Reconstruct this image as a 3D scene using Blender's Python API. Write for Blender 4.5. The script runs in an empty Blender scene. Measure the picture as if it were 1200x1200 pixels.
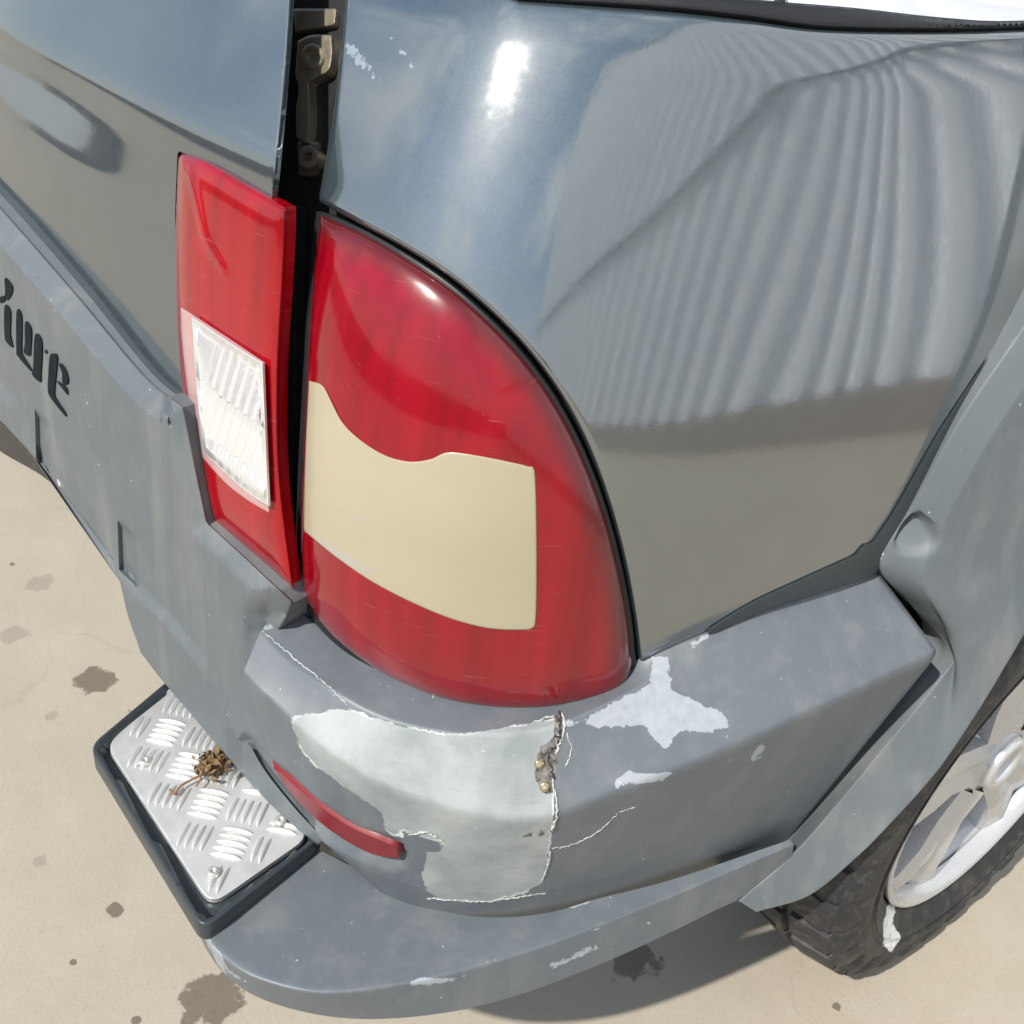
import bpy, bmesh, math, random
import numpy as np
from mathutils import Vector, Matrix, noise
from mathutils.geometry import delaunay_2d_cdt
from mathutils.bvhtree import BVHTree
random.seed(7); rng = np.random.default_rng(7)
S = bpy.context.scene
COL = S.collection
R = math.radians

# ------------------------------------------------------------------ camera
EYE = np.array([0.0, 0.0, 1.14])
M = np.array([[0.58614822, 0.48194409, -0.6512758],      # world x, y, z written in camera axes (right, down, forward)
              [0.80337976, -0.24161906, 0.54424369],
              [0.10493438, -0.84222926, -0.52880871]])
cam_d = bpy.data.cameras.new('camera'); cam = bpy.data.objects.new('camera', cam_d); COL.objects.link(cam)
cam_d.sensor_width = 36; cam_d.lens = 36; cam_d.clip_start = 0.02; cam_d.clip_end = 2000
right, up, back = M @ np.array([1, 0, 0]), M @ np.array([0, -1, 0]), M @ np.array([0, 0, -1])
cam.matrix_world = Matrix(((right[0], up[0], back[0], EYE[0]), (right[1], up[1], back[1], EYE[1]),
                           (right[2], up[2], back[2], EYE[2]), (0, 0, 0, 1)))
S.camera = cam
# ------------------------------------------------------------------ sky, sun, exposure
SUN_DIR = Vector((0.10, -0.66, 0.74)).normalized()       # from the car towards the sun
el = math.asin(SUN_DIR.z); az = math.atan2(SUN_DIR.x, SUN_DIR.y)
W = bpy.data.worlds.new('World'); S.world = W; W.use_nodes = True
nt = W.node_tree; nt.nodes.clear()
sky = nt.nodes.new('ShaderNodeTexSky'); sky.sky_type = 'NISHITA'; sky.sun_disc = False
sky.sun_elevation = el; sky.sun_rotation = az; sky.air_density = 1.0; sky.dust_density = .7; sky.ozone_density = 1.0
bg = nt.nodes.new('ShaderNodeBackground'); bg.inputs[1].default_value = 0.12
# broken cloud over the blue
tc = nt.nodes.new('ShaderNodeTexCoord'); cn = nt.nodes.new('ShaderNodeTexNoise'); cn.inputs['Scale'].default_value = 2.6
cn.inputs['Detail'].default_value = 8; cn.inputs['Roughness'].default_value = .6
rp = nt.nodes.new('ShaderNodeValToRGB'); rp.color_ramp.elements[0].position = .51; rp.color_ramp.elements[1].position = .70
mx = nt.nodes.new('ShaderNodeMixRGB'); mx.inputs[2].default_value = (7.5, 7.7, 8.0, 1)
ou = nt.nodes.new('ShaderNodeOutputWorld')
nt.links.new(tc.outputs['Generated'], cn.inputs['Vector']); nt.links.new(cn.outputs['Fac'], rp.inputs[0])
nt.links.new(rp.outputs[0], mx.inputs[0]); nt.links.new(sky.outputs[0], mx.inputs[1])
spz = nt.nodes.new('ShaderNodeSeparateXYZ'); nt.links.new(tc.outputs['Generated'], spz.inputs[0])
hz = nt.nodes.new('ShaderNodeMapRange'); nt.links.new(spz.outputs[2], hz.inputs[0])
for i, v_ in enumerate((0.0, .45, .85, 0.0)): hz.inputs[i+1].default_value = v_
mh = nt.nodes.new('ShaderNodeMixRGB'); mh.inputs[2].default_value = (5.2, 5.5, 5.7, 1)
nt.links.new(hz.outputs[0], mh.inputs[0]); nt.links.new(mx.outputs[0], mh.inputs[1])
nt.links.new(mh.outputs[0], bg.inputs[0]); nt.links.new(bg.outputs[0], ou.inputs[0])
sd = bpy.data.lights.new('sun', 'SUN'); sd.energy = 4.2; sd.angle = R(1.0); sd.color = (1, .955, .88)
so = bpy.data.objects.new('sun', sd); COL.objects.link(so)
so.rotation_euler = (-SUN_DIR).to_track_quat('-Z', 'Y').to_euler()
S.view_settings.view_transform = 'Standard'; S.view_settings.look = 'None'
S.view_settings.exposure = 0.20; S.view_settings.gamma = 1.0
S.render.engine = 'CYCLES'
S.render.resolution_x = S.render.resolution_y = 1024

# ------------------------------------------------------------------ geometry helpers
F = 1200.0
def ray(px, py): return M @ np.array([px - 600.0, py - 600.0, F])
def project(P):
    c = (np.asarray(P) - EYE) @ M
    c[:, 2] = np.maximum(c[:, 2], 1e-3)
    return np.stack([600 + F * c[:, 0] / c[:, 2], 600 + F * c[:, 1] / c[:, 2]], 1)
def on_z(px, py, z):
    d = ray(px, py); return EYE + d * ((z - EYE[2]) / d[2])
def on_x(px, py, x):
    d = ray(px, py); return EYE + d * (x / d[0])
def cr(P, n=12, closed=False):
    P = np.array(P, float)
    Q = np.vstack([P[-1:], P, P[:2]]) if closed else np.vstack([2*P[0]-P[1], P, 2*P[-1]-P[-2]])
    m = len(P) if closed else len(P) - 1
    t = np.linspace(0, 1, n, endpoint=False)[:, None]; out = []
    for i in range(m):
        a, b, c, d = Q[i], Q[i+1], Q[i+2], Q[i+3]
        out.append(.5*(2*b + (c-a)*t + (2*a-5*b+4*c-d)*t*t + (3*b-a-3*c+d)*t**3))
    if not closed: out.append(P[-1:])
    return np.vstack(out)
def path(*segs, n=10):
    """closed outline out of smooth segments that meet in corners"""
    out = []
    for s in segs:
        q = cr(s, n) if len(s) > 2 else np.array([np.array(s[0], float) + (np.array(s[1], float) - np.array(s[0], float)) * k for k in np.linspace(0, 1, 14)])
        out.append(q[:-1])
    return np.vstack(out)
def resample(P, step, closed=True):
    P = np.array(P, float); Q = np.vstack([P, P[:1]]) if closed else P
    L = np.r_[0, np.cumsum(np.linalg.norm(np.diff(Q, axis=0), axis=1))]
    n = max(8, int(L[-1] / step)); t = np.linspace(0, L[-1], n, endpoint=not closed)
    return np.stack([np.interp(t, L, Q[:, k]) for k in range(Q.shape[1])], 1)
def seg_dist(P, poly, closed):
    P = np.asarray(P, float); A = np.asarray(poly, float); B = np.roll(A, -1, 0) if closed else A[1:]
    if not closed: A = A[:-1]
    best = np.full(len(P), 1e9)
    for a, b in zip(A, B):
        ab = b - a; t = np.clip(((P - a) @ ab) / max(ab @ ab, 1e-12), 0, 1)
        best = np.minimum(best, np.linalg.norm(P - a - t[:, None]*ab, axis=1))
    return best
def inside(P, poly):
    x, y = P[:, 0], P[:, 1]; r = np.zeros(len(P), bool); A = np.asarray(poly); B = np.roll(A, -1, 0)
    for (x0, y0), (x1, y1) in zip(A, B):
        if y0 == y1: continue
        c = ((y0 > y) != (y1 > y)) & (x < (x1-x0)*(y-y0)/(y1-y0) + x0); r ^= c
    return r
def sdf(P, poly):
    d = seg_dist(P, poly, True); return np.where(inside(P, poly), d, -d)
def area2(P): return np.sum(P[:, 0]*np.roll(P[:, 1], -1) - np.roll(P[:, 0], -1)*P[:, 1])
def inset(P, d):
    """shift a closed outline inwards"""
    P = np.asarray(P, float); s = 1 if area2(P) > 0 else -1
    T = np.roll(P, -1, 0) - np.roll(P, 1, 0); T /= np.maximum(np.linalg.norm(T, axis=1), 1e-9)[:, None]
    return P + np.stack([-T[:, 1], T[:, 0]], 1) * d * s

def link(name, me, mats=(), parent=None, smooth=True, sharp=35):
    o = bpy.data.objects.new(name, me); COL.objects.link(o)
    for m in (mats if isinstance(mats, (list, tuple)) else [mats]): me.materials.append(m)
    if smooth:
        me.shade_smooth()
        if sharp: me.set_sharp_from_angle(angle=R(sharp))
    if parent is not None: o.parent = parent
    return o
def mesh(name, V, Fc):
    me = bpy.data.meshes.new(name); me.from_pydata([tuple(map(float, v)) for v in V], [], [tuple(map(int, f)) for f in Fc]); me.update(); return me
def attr(me, name, val):
    a = me.attributes.new(name, 'FLOAT', 'POINT'); a.data.foreach_set('value', np.asarray(val, np.float32))
def empty(name, loc=(0, 0, 0), **kw):
    o = bpy.data.objects.new(name, None); o.location = loc; o.empty_display_size = .05; COL.objects.link(o)
    for k, v in kw.items(): o[k] = v
    return o
def label(o, **kw):
    for k, v in kw.items(): o[k] = v
    return o

# ------------------------------------------------------------------ base surfaces of the car
PLAN = [(-2.2,.30),(-1.9,.265),(-1.3,.235),(-1.0,.24),(-.75,.270),(-.62,.292),(-.56,.305),(-.52,.320),(-.487,.341),(-.457,.371),(-.432,.41),(-.407,.468),(-.387,.54),(-.367,.64),(-.352,.80),(-.34,1.0),(-.335,1.5),(-.34,2.2),(-.35,3.0)]
def plan_curve(d):
    C = resample(cr(PLAN, 24), .003, False)
    k = np.exp(-np.linspace(-2, 2, 31)**2); k /= k.sum()
    C = np.stack([np.convolve(np.pad(C[:, j], 15, mode='edge'), k, 'valid') for j in range(2)], 1)
    T = np.gradient(C, axis=0); T /= np.linalg.norm(T, axis=1)[:, None]
    N = np.stack([T[:, 1], -T[:, 0]], 1)
    return C + N*d, N
class Hull:
    """a wall-like sheet: plan curve (offset d) swept up, leaning in by g(s, z)"""
    def __init__(self, d, g=None, z0=.1, z1=1.45):
        self.C, self.N = plan_curve(d); self.L = np.r_[0, np.cumsum(np.linalg.norm(np.diff(self.C, axis=0), axis=1))]
        self.g = g or (lambda x, y, z: 0*z)
        u = np.linspace(.3, self.L[-1]-.1, 220); v = np.linspace(z0, z1, 120)
        self.U, self.V = [a.ravel() for a in np.meshgrid(u, v)]
        self.px = project(self.P(self.U, self.V))
    def P(self, u, v):
        u = np.asarray(u, float); v = np.asarray(v, float)
        x, y, nx, ny = [np.interp(u, self.L, a) for a in (self.C[:, 0], self.C[:, 1], self.N[:, 0], self.N[:, 1])]
        k = self.g(x, y, v)
        return np.stack([x - nx*k, y - ny*k, v], 1)
    def nrm(self, u, v):
        e = .003; a = self.P(np.asarray(u)+e, v) - self.P(np.asarray(u)-e, v); b = self.P(u, np.asarray(v)+e) - self.P(u, np.asarray(v)-e)
        n = np.cross(a, b); return n/np.linalg.norm(n, axis=1)[:, None]
    def uv(self, px):
        px = np.atleast_2d(np.asarray(px, float)); out = []
        for p in px:
            i = np.argmin(((self.px - p)**2).sum(1)); q = np.array([self.U[i], self.V[i]])
            for _ in range(7):
                e = 1e-4; Q = project(self.P([q[0], q[0]+e, q[0]], [q[1], q[1], q[1]+e]))
                J = np.stack([(Q[1]-Q[0])/e, (Q[2]-Q[0])/e], 1)
                try: st = np.linalg.solve(J, p - Q[0])
                except Exception: break
                q = q + np.clip(st, -.08, .08)
            out.append(q)
        return np.array(out)
class Plane(Hull):
    """a level sheet at height z"""
    def __init__(self, z): self.z = z
    def P(self, u, v): return np.stack([np.asarray(u, float), np.asarray(v, float), np.full(len(u), self.z)], 1)
    def nrm(self, u, v): return np.tile([0, 0, 1.], (len(u), 1))
    def uv(self, px): return np.array([on_z(p[0], p[1], self.z)[:2] for p in np.atleast_2d(px)])

def side_g(x, y, z):                       # tumblehome: strong at the rear corner, slighter along the side
    w = np.clip((y - .33)/.30, 0, 1); w = w*w*(3 - 2*w)
    A = .115*(1-w) + .062*w
    t = np.clip((z - .74)/.35, 0, 3)
    t2 = np.clip((z - 1.045)/.05, 0, 2)
    return A*t*t + .014*t2*t2 - .004*np.clip((.74 - z)/.3, -1, 1)
_z = np.linspace(.5, 1.5, 2001)            # tailgate skin: nearly upright, a shallow swage, a soft crease, then a lean forward
_s0 = np.interp(_z, [.5, .68, .70, .86, .885, .93, .945, .955, .965, .98], [0, 0, .08, .08, .09, .10, .10, .16, .52, .62])
_s1 = np.interp(_z, [.5, .68, .70, .855, .882, .897, .925, .940, .952, .960, .972], [0, 0, .08, .07, .12, .38, .38, .04, .04, .50, .62])
_g0, _g1 = [np.cumsum(a_)*(_z[1]-_z[0]) for a_ in (_s0, _s1)]
def gate_g(x, y, z):
    w = np.clip((-.745 - x)/.26, 0, 1); w = w*w*(3-2*w)
    return np.interp(z, _z, _g0)*(1-w) + np.interp(z, _z, _g1)*w - .01
side = Hull(0, side_g); gate = Hull(0, gate_g)

def panel(name, hull, outline, mats, parent, h=.006, rim=.003, thick=.01, disp=None, attrs=None, creases=(), sharp=35, step=None, base=0.0, uvs=None, fit=True):
    """a sheet cut out of a hull along an outline traced in pixels, with rolled edge and thickness"""
    st = step or h*.7
    U = resample(hull.uv(outline) if uvs is None else uvs, st)
    if area2(U) < 0: U = U[::-1]
    n = len(U); pts = [U]; ringd = [0]
    if rim > 0:
        for f in (.25, .6, 1.0, 1.8): 
            q = inset(U, rim*f); ok = sdf(q, U) > rim*f*.8; pts.append(q[ok])
    lo, hi = U.min(0), U.max(0)
    gx, gy = np.meshgrid(np.arange(lo[0], hi[0], h), np.arange(lo[1], hi[1], h)); gx[::2] += h/2
    G = np.stack([gx.ravel(), gy.ravel()], 1)
    cr_uv = [resample(hull.uv(c), st, False) for c in creases]
    sd_ = sdf(G, U); G = G[sd_ > max(rim*2.2, h*.5)]
    for c in cr_uv:
        if len(G): G = G[seg_dist(G, c, False) > h*.45]
    pts.append(G); edges = []
    off = sum(len(p) for p in pts)
    for c in cr_uv:
        c = c[sdf(c, U) > rim*2.2]
        if len(c) > 1:
            edges += [(off+i, off+i+1) for i in range(len(c)-1)]; pts.append(c); off += len(c)
    A = np.vstack(pts)
    res = delaunay_2d_cdt([Vector(p) for p in A], edges, [list(range(n))], 1, 1e-7)
    V2 = np.array([tuple(v) for v in res[0]]); faces = [list(f) for f in res[2]]
    def place(uv):
        P = hull.P(uv[:, 0], uv[:, 1]); N = hull.nrm(uv[:, 0], uv[:, 1]); px = project(P)
        d = seg_dist(uv, U, True)
        hgt = np.full(len(uv), base)
        if rim > 0:
            k = np.clip(1 - d/rim, 0, 1); hgt = hgt - rim*(1 - np.sqrt(np.maximum(0, 1 - k*k)))
        if disp is not None: hgt = hgt + disp(px, uv, d)
        if not fit: return P + N*hgt[:, None], N, px
        q = uv.copy()                                     # slide each vertex along the hull so the raised form keeps its outline
        pos = lambda w: hull.P(w[:, 0], w[:, 1]) + hull.nrm(w[:, 0], w[:, 1])*hgt[:, None]
        e = 1e-4
        for _ in range(7):
            Q0 = project(pos(q)); J0 = (project(pos(q + [e, 0])) - Q0)/e; J1 = (project(pos(q + [0, e])) - Q0)/e
            r_ = px - Q0; det = J0[:, 0]*J1[:, 1] - J1[:, 0]*J0[:, 1]; det = np.where(np.abs(det) < 1e3, 1e9, det)
            st_ = np.stack([(r_[:, 0]*J1[:, 1] - J1[:, 0]*r_[:, 1])/det, (J0[:, 0]*r_[:, 1] - r_[:, 0]*J0[:, 1])/det], 1)
            q = q + np.clip(st_, -.02, .02)
        return pos(q), hull.nrm(q[:, 0], q[:, 1]), px
    P, N, px = place(V2)
    # triangle orientation
    f0 = faces[0]; nn = np.cross(P[f0[1]]-P[f0[0]], P[f0[2]]-P[f0[0]])
    if nn @ N[f0[0]] < 0: faces = [f[::-1] for f in faces]
    Pe, Ne, pe = place(U); b = len(P)
    V = np.vstack([P, Pe, Pe - Ne*thick])
    flip = nn @ N[f0[0]] < 0
    for i in range(n):
        j = (i+1) % n; q = [b+i, b+n+i, b+n+j, b+j]; faces.append(q[::-1] if flip else q)
    me = mesh(name, V, faces); weld = True
    allpx = np.vstack([px, pe, pe])
    if attrs:
        for k, fn in attrs.items(): attr(me, k, fn(allpx))
    bw = bmesh.new(); bw.from_mesh(me); bmesh.ops.remove_doubles(bw, verts=bw.verts, dist=2e-5); bw.to_mesh(me); bw.free()
    return link(name, me, mats, parent, sharp=sharp)

def tube(P, r, n=8, cap=True):
    P = np.array(P, float); rr = np.broadcast_to(r, (len(P),)).astype(float)
    T = np.gradient(P, axis=0); T /= np.maximum(np.linalg.norm(T, axis=1), 1e-9)[:, None]
    V, Fc = [], []; ref = np.array([.3, .2, .93])
    for p, t, q in zip(P, T, rr):
        a = np.cross(t, ref); a /= max(np.linalg.norm(a), 1e-9); b = np.cross(t, a)
        for k in range(n):
            w = 2*math.pi*k/n; V.append(p + q*(a*math.cos(w) + b*math.sin(w)))
    for i in range(len(P)-1):
        for k in range(n): Fc.append((i*n+k, i*n+(k+1) % n, (i+1)*n+(k+1) % n, (i+1)*n+k))
    if cap: Fc += [tuple(range(n))[::-1], tuple(range((len(P)-1)*n, len(P)*n))]
    return V, Fc
def join(parts):
    V, Fc = [], []
    for v, f in parts:
        b = len(V); V += [tuple(x) for x in v]; Fc += [tuple(b+i for i in q) for q in f]
    return V, Fc
def box(c, s, m=None):
    V = [np.array([x, y, z])*np.array(s)/2 for x in (-1, 1) for y in (-1, 1) for z in (-1, 1)]
    if m is not None: V = [m @ v for v in V]
    return [v + np.array(c) for v in V], [(0,1,3,2),(4,6,7,5),(0,4,5,1),(2,3,7,6),(0,2,6,4),(1,5,7,3)]

# ------------------------------------------------------------------ materials
def new_mat(name):
    m = bpy.data.materials.new(name); m.use_nodes = True; n = m.node_tree; return m, n, n.nodes['Principled BSDF']
def N_(n, t, **kw):
    k = n.nodes.new(t)
    for a, b in kw.items():
        if a in k.inputs.keys(): k.inputs[a].default_value = b
        else: setattr(k, a, b)
    return k
def rgb(c): return (c[0], c[1], c[2], 1)
def coords(n): return n.nodes.new('ShaderNodeTexCoord').outputs['Object']
def noise_(n, scale, detail=4, rough=.55, src=None, out='Fac'):
    k = N_(n, 'ShaderNodeTexNoise'); k.inputs['Scale'].default_value = scale; k.inputs['Detail'].default_value = detail; k.inputs['Roughness'].default_value = rough
    n.links.new(src or coords(n), k.inputs['Vector']); return k.outputs[out]
def maprange(n, v, a, b, c=0, d=1):
    k = n.nodes.new('ShaderNodeMapRange'); n.links.new(v, k.inputs[0])
    for i, x in enumerate((a, b, c, d)): k.inputs[i+1].default_value = x
    return k.outputs[0]
def math_(n, op, a, b=0.0):
    k = n.nodes.new('ShaderNodeMath'); k.operation = op
    for i, x in enumerate((a, b)):
        if hasattr(x, 'links'): n.links.new(x, k.inputs[i])
        else: k.inputs[i].default_value = x
    return k.outputs[0]
def mix(n, f, a, b, op='MIX'):
    k = n.nodes.new('ShaderNodeMixRGB'); k.blend_type = op
    for i, x in zip((0, 1, 2), (f, a, b)):
        if hasattr(x, 'links'): n.links.new(x, k.inputs[i])
        else: k.inputs[i].default_value = rgb(x) if i else x
    return k.outputs[0]
def bump(n, bs, h, strength=.3, dist=.001, base=None):
    k = n.nodes.new('ShaderNodeBump'); k.inputs['Strength'].default_value = strength; k.inputs['Distance'].default_value = dist
    n.links.new(h, k.inputs['Height'])
    if base is not None: n.links.new(base, k.inputs['Normal'])
    n.links.new(k.outputs[0], bs.inputs['Normal']); return k.outputs[0]
def attribute(n, name):
    k = n.nodes.new('ShaderNodeAttribute'); k.attribute_name = name; return k.outputs['Fac']
def simple(name, col, rough=.5, metal=0, coat=0, coat_r=.05, var=.12, vscale=30, bmp=0, bscale=300, spec=.5):
    m, n, b = new_mat(name)
    v = noise_(n, vscale)
    lo = tuple(c*(1-var) for c in col); hi = tuple(min(1, c*(1+var)) for c in col)
    n.links.new(mix(n, v, lo, hi), b.inputs['Base Color'])
    n.links.new(maprange(n, noise_(n, vscale*2.3), .3, .7, max(0, rough-.07), min(1, rough+.07)), b.inputs['Roughness'])
    b.inputs['Metallic'].default_value = metal; b.inputs['Coat Weight'].default_value = coat; b.inputs['Coat Roughness'].default_value = coat_r
    b.inputs['Specular IOR Level'].default_value = spec
    if bmp: bump(n, b, noise_(n, bscale, 3), bmp)
    return m

def paint_mat():
    m, n, b = new_mat('grey metallic paint')
    fl = N_(n, 'ShaderNodeTexVoronoi'); fl.inputs['Scale'].default_value = 900; n.links.new(coords(n), fl.inputs['Vector'])
    col = mix(n, fl.outputs['Color'], (.050, .076, .086), (.080, .112, .124))
    sc = attribute(n, 'scuff')
    k = maprange(n, math_(n, 'ADD', sc, math_(n, 'MULTIPLY', noise_(n, 160, 5, .7), 16)), 8.5, 10, 0, 1)
    col2 = mix(n, math_(n, 'MULTIPLY', k, .55), col, (.55, .60, .66))
    dust = noise_(n, 9, 6, .6)
    col3 = mix(n, maprange(n, dust, .45, .8, 0, .12), col2, (.40, .38, .34))
    n.links.new(col3, b.inputs['Base Color'])
    b.inputs['Metallic'].default_value = .82
    n.links.new(maprange(n, noise_(n, 60, 5), .3, .7, .58, .66), b.inputs['Roughness'])
    b.inputs['Coat Weight'].default_value = 1; b.inputs['Coat IOR'].default_value = 3.1
    n.links.new(maprange(n, noise_(n, 120, 5), .35, .75, .07, .12), b.inputs['Coat Roughness'])
    bp = N_(n, 'ShaderNodeBump'); bp.inputs['Strength'].default_value = .25; bp.inputs['Distance'].default_value = .0005
    n.links.new(fl.outputs['Color'], bp.inputs['Height']); n.links.new(bp.outputs[0], b.inputs['Normal'])
    # slight orange peel in the clear coat
    cb = N_(n, 'ShaderNodeBump'); cb.inputs['Strength'].default_value = .02; cb.inputs['Distance'].default_value = .001
    n.links.new(noise_(n, 220, 2), cb.inputs['Height']); n.links.new(cb.outputs[0], b.inputs['Coat Normal'])
    return m
PAINT = paint_mat()

def bumper_mat():
    m, n, b = new_mat('grey bumper paint with repair filler')
    co = coords(n)
    v = noise_(n, 7, 5, .6, co)
    base = mix(n, v, (.108, .128, .146), (.138, .158, .174))
    base = mix(n, maprange(n, noise_(n, 38, 6, .7, co), .50, .72, 0, .32), base, (.24, .25, .25))
    ms = N_(n, 'ShaderNodeMapping'); ms.inputs['Scale'].default_value = (22, 22, 3.5); n.links.new(co, ms.inputs['Vector'])
    base = mix(n, maprange(n, noise_(n, 1.0, 5, .6, ms.outputs[0]), .50, .74, 0, .30), base, (.29, .285, .27))
    base = mix(n, maprange(n, noise_(n, 4.5, 5, .65, co), .48, .70, 0, .30), base, (.11, .135, .155))
    nz = noise_(n, 95, 6, .65, co); nf = noise_(n, 420, 3, .6, co)
    rag = math_(n, 'ADD', math_(n, 'MULTIPLY', math_(n, 'SUBTRACT', nz, .5), 14), math_(n, 'MULTIPLY', math_(n, 'SUBTRACT', nf, .5), 3))
    fill = math_(n, 'ADD', attribute(n, 'filler'), rag)
    chip = math_(n, 'ADD', attribute(n, 'chip'), math_(n, 'MULTIPLY', rag, 1.15))
    fm = maprange(n, fill, -.6, .6); cm = maprange(n, chip, -.5, .5)
    smear = noise_(n, 16, 7, .62, co)
    fcol = mix(n, maprange(n, smear, .36, .66), (.25, .28, .285), (.39, .42, .415))
    fcol = mix(n, maprange(n, noise_(n, 60, 5, .7, co), .55, .7, 0, .35), fcol, (.30, .31, .30))
    sm_ = N_(n, 'ShaderNodeMapping'); sm_.inputs['Scale'].default_value = (40, 40, 420); sm_.inputs['Rotation'].default_value = (.25, -.2, .0); n.links.new(co, sm_.inputs['Vector'])
    fcol = mix(n, maprange(n, noise_(n, 1.0, 4, .6, sm_.outputs[0]), .60, .70, 0, .45), fcol, (.24, .26, .27))
    c1 = mix(n, fm, base, fcol)
    edge = math_(n, 'MULTIPLY', maprange(n, math_(n, 'ABSOLUTE', math_(n, 'SUBTRACT', fill, .2)), .2, 1.5, 1, 0), maprange(n, noise_(n, 45, 3, .5, co), .45, .6))
    c1 = mix(n, math_(n, 'MULTIPLY', edge, .7), c1, (.82, .83, .80))
    c2 = mix(n, cm, c1, mix(n, noise_(n, 120, 4, .6, co), (.24, .27, .30), (.42, .45, .48)))
    # grime and small white nicks
    ho = math_(n, 'ADD', attribute(n, 'hole'), math_(n, 'MULTIPLY', rag, 1.0)); hm = maprange(n, ho, -.6, .6)
    c2 = mix(n, hm, c2, mix(n, maprange(n, noise_(n, 150, 5, .7, co), .4, .6), (.05, .045, .04), (.24, .225, .20)))
    nick = maprange(n, noise_(n, 210, 2, .5, co), .76, .77)
    c2 = mix(n, math_(n, 'MULTIPLY', nick, .6), c2, (.6, .62, .62))
    n.links.new(c2, b.inputs['Base Color'])
    any_ = math_(n, 'MAXIMUM', fm, cm)
    n.links.new(maprange(n, any_, 0, 1, .44, .62), b.inputs['Roughness'])
    b.inputs['Coat Weight'].default_value = .08; b.inputs['Coat Roughness'].default_value = .35; b.inputs['Specular IOR Level'].default_value = .38
    h = math_(n, 'ADD', math_(n, 'ADD', math_(n, 'MULTIPLY', hm, -2.5), math_(n, 'MULTIPLY', any_, -1.0)), math_(n, 'ADD', math_(n, 'MULTIPLY', nf, .12), math_(n, 'MULTIPLY', math_(n, 'MULTIPLY', smear, fm), 1.5)))
    bump(n, b, h, .5, .0012)
    return m
BUMPER = bumper_mat()
PLASTIC = None
def clad_mat():
    m, n, b = new_mat('dull grey moulded plastic')
    co = coords(n); v = noise_(n, 5, 6, .6, co)
    c = mix(n, v, (.108, .128, .140), (.142, .162, .172))
    c = mix(n, maprange(n, noise_(n, 22, 6, .7, co), .5, .8, 0, .3), c, (.26, .27, .265))
    ms = N_(n, 'ShaderNodeMapping'); ms.inputs['Scale'].default_value = (26, 26, 3.5); n.links.new(co, ms.inputs['Vector'])
    c = mix(n, maprange(n, noise_(n, 1.0, 5, .6, ms.outputs[0]), .50, .72, 0, .35), c, (.29, .285, .265))
    c = mix(n, maprange(n, noise_(n, 3.2, 5, .65, co), .50, .70, 0, .30), c, (.115, .14, .155))
    c = mix(n, maprange(n, noise_(n, 190, 2, .5, co), .765, .775), c, (.5, .52, .52))
    sc = math_(n, 'ADD', attribute(n, 'chip'), math_(n, 'MULTIPLY', math_(n, 'SUBTRACT', noise_(n, 130, 5, .7, co), .5), 14))
    c = mix(n, maprange(n, sc, -.5, .5), c, (.62, .64, .64))
    n.links.new(c, b.inputs['Base Color'])
    n.links.new(maprange(n, noise_(n, 14, 5, .6, co), .3, .7, .44, .58), b.inputs['Roughness'])
    b.inputs['Coat Weight'].default_value = .06; b.inputs['Coat Roughness'].default_value = .3
    bump(n, b, noise_(n, 900, 2, .5, co), .12, .0005)
    return m
CLAD = clad_mat()
BLACK = simple('black rubber', (.012, .013, .015), .45, var=.3)
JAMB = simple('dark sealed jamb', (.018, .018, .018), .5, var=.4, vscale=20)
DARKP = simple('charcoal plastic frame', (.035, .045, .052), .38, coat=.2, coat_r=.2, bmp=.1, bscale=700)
GLASS = simple('pale side window glass', (.60, .62, .66), .06, coat=1, coat_r=.02, var=.04, vscale=3)
STEEL = simple('worn zinc steel', (.42, .37, .28), .38, metal=.7, var=.4, vscale=90, bmp=.4, bscale=220)
ALLOY = simple('silver alloy wheel paint', (.60, .61, .62), .30, metal=.5, coat=.25, coat_r=.15, var=.06)
BRASS = simple('brass screw head', (.60, .52, .33), .3, metal=.9, var=.25, vscale=200)
LIPM = simple('torn paint edge', (.50, .51, .49), .5, var=.3, vscale=200)
DIRT = simple('dark crack', (.03, .028, .025), .8, var=.4, vscale=200)
HOLE = simple('dark letter recess', (.012, .018, .021), .8, var=.5, vscale=60, spec=.08)

def lens_mat(name, deep, light):
    m, n, b = new_mat(name); co = coords(n)
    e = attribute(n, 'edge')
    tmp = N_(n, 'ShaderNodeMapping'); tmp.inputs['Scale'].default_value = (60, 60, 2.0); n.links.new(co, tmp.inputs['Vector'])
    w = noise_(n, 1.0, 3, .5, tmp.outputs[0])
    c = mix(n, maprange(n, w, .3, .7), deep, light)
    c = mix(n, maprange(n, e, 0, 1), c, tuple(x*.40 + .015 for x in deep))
    s1 = N_(n, 'ShaderNodeMapping'); s1.inputs['Scale'].default_value = (30, 30, 380); s1.inputs['Rotation'].default_value = (.5, .3, .2); n.links.new(co, s1.inputs['Vector'])
    c = mix(n, maprange(n, noise_(n, 1.0, 4, .6, s1.outputs[0]), .64, .74, 0, .16), c, (.55, .25, .25))
    c = mix(n, maprange(n, noise_(n, 700, 2, .5, co), .74, .78, 0, .35), c, (.5, .35, .3))
    n.links.new(c, b.inputs['Base Color'])
    b.inputs['Roughness'].default_value = .22; b.inputs['Specular IOR Level'].default_value = .3
    b.inputs['Coat Weight'].default_value = 1; b.inputs['Coat IOR'].default_value = 1.42
    n.links.new(maprange(n, noise_(n, 45, 6, .65, co), .35, .75, .02, .14), b.inputs['Coat Roughness'])
    b.inputs['Subsurface Weight'].default_value = .0; b.inputs['Subsurface Radius'].default_value = (.02, .002, .002); b.inputs['Subsurface Scale'].default_value = .3
    bump(n, b, noise_(n, 30, 4, .5, co), .06, .002)
    return m
RED = lens_mat('red lamp lens', (.20, .0006, .006), (.31, .0010, .010))
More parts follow.
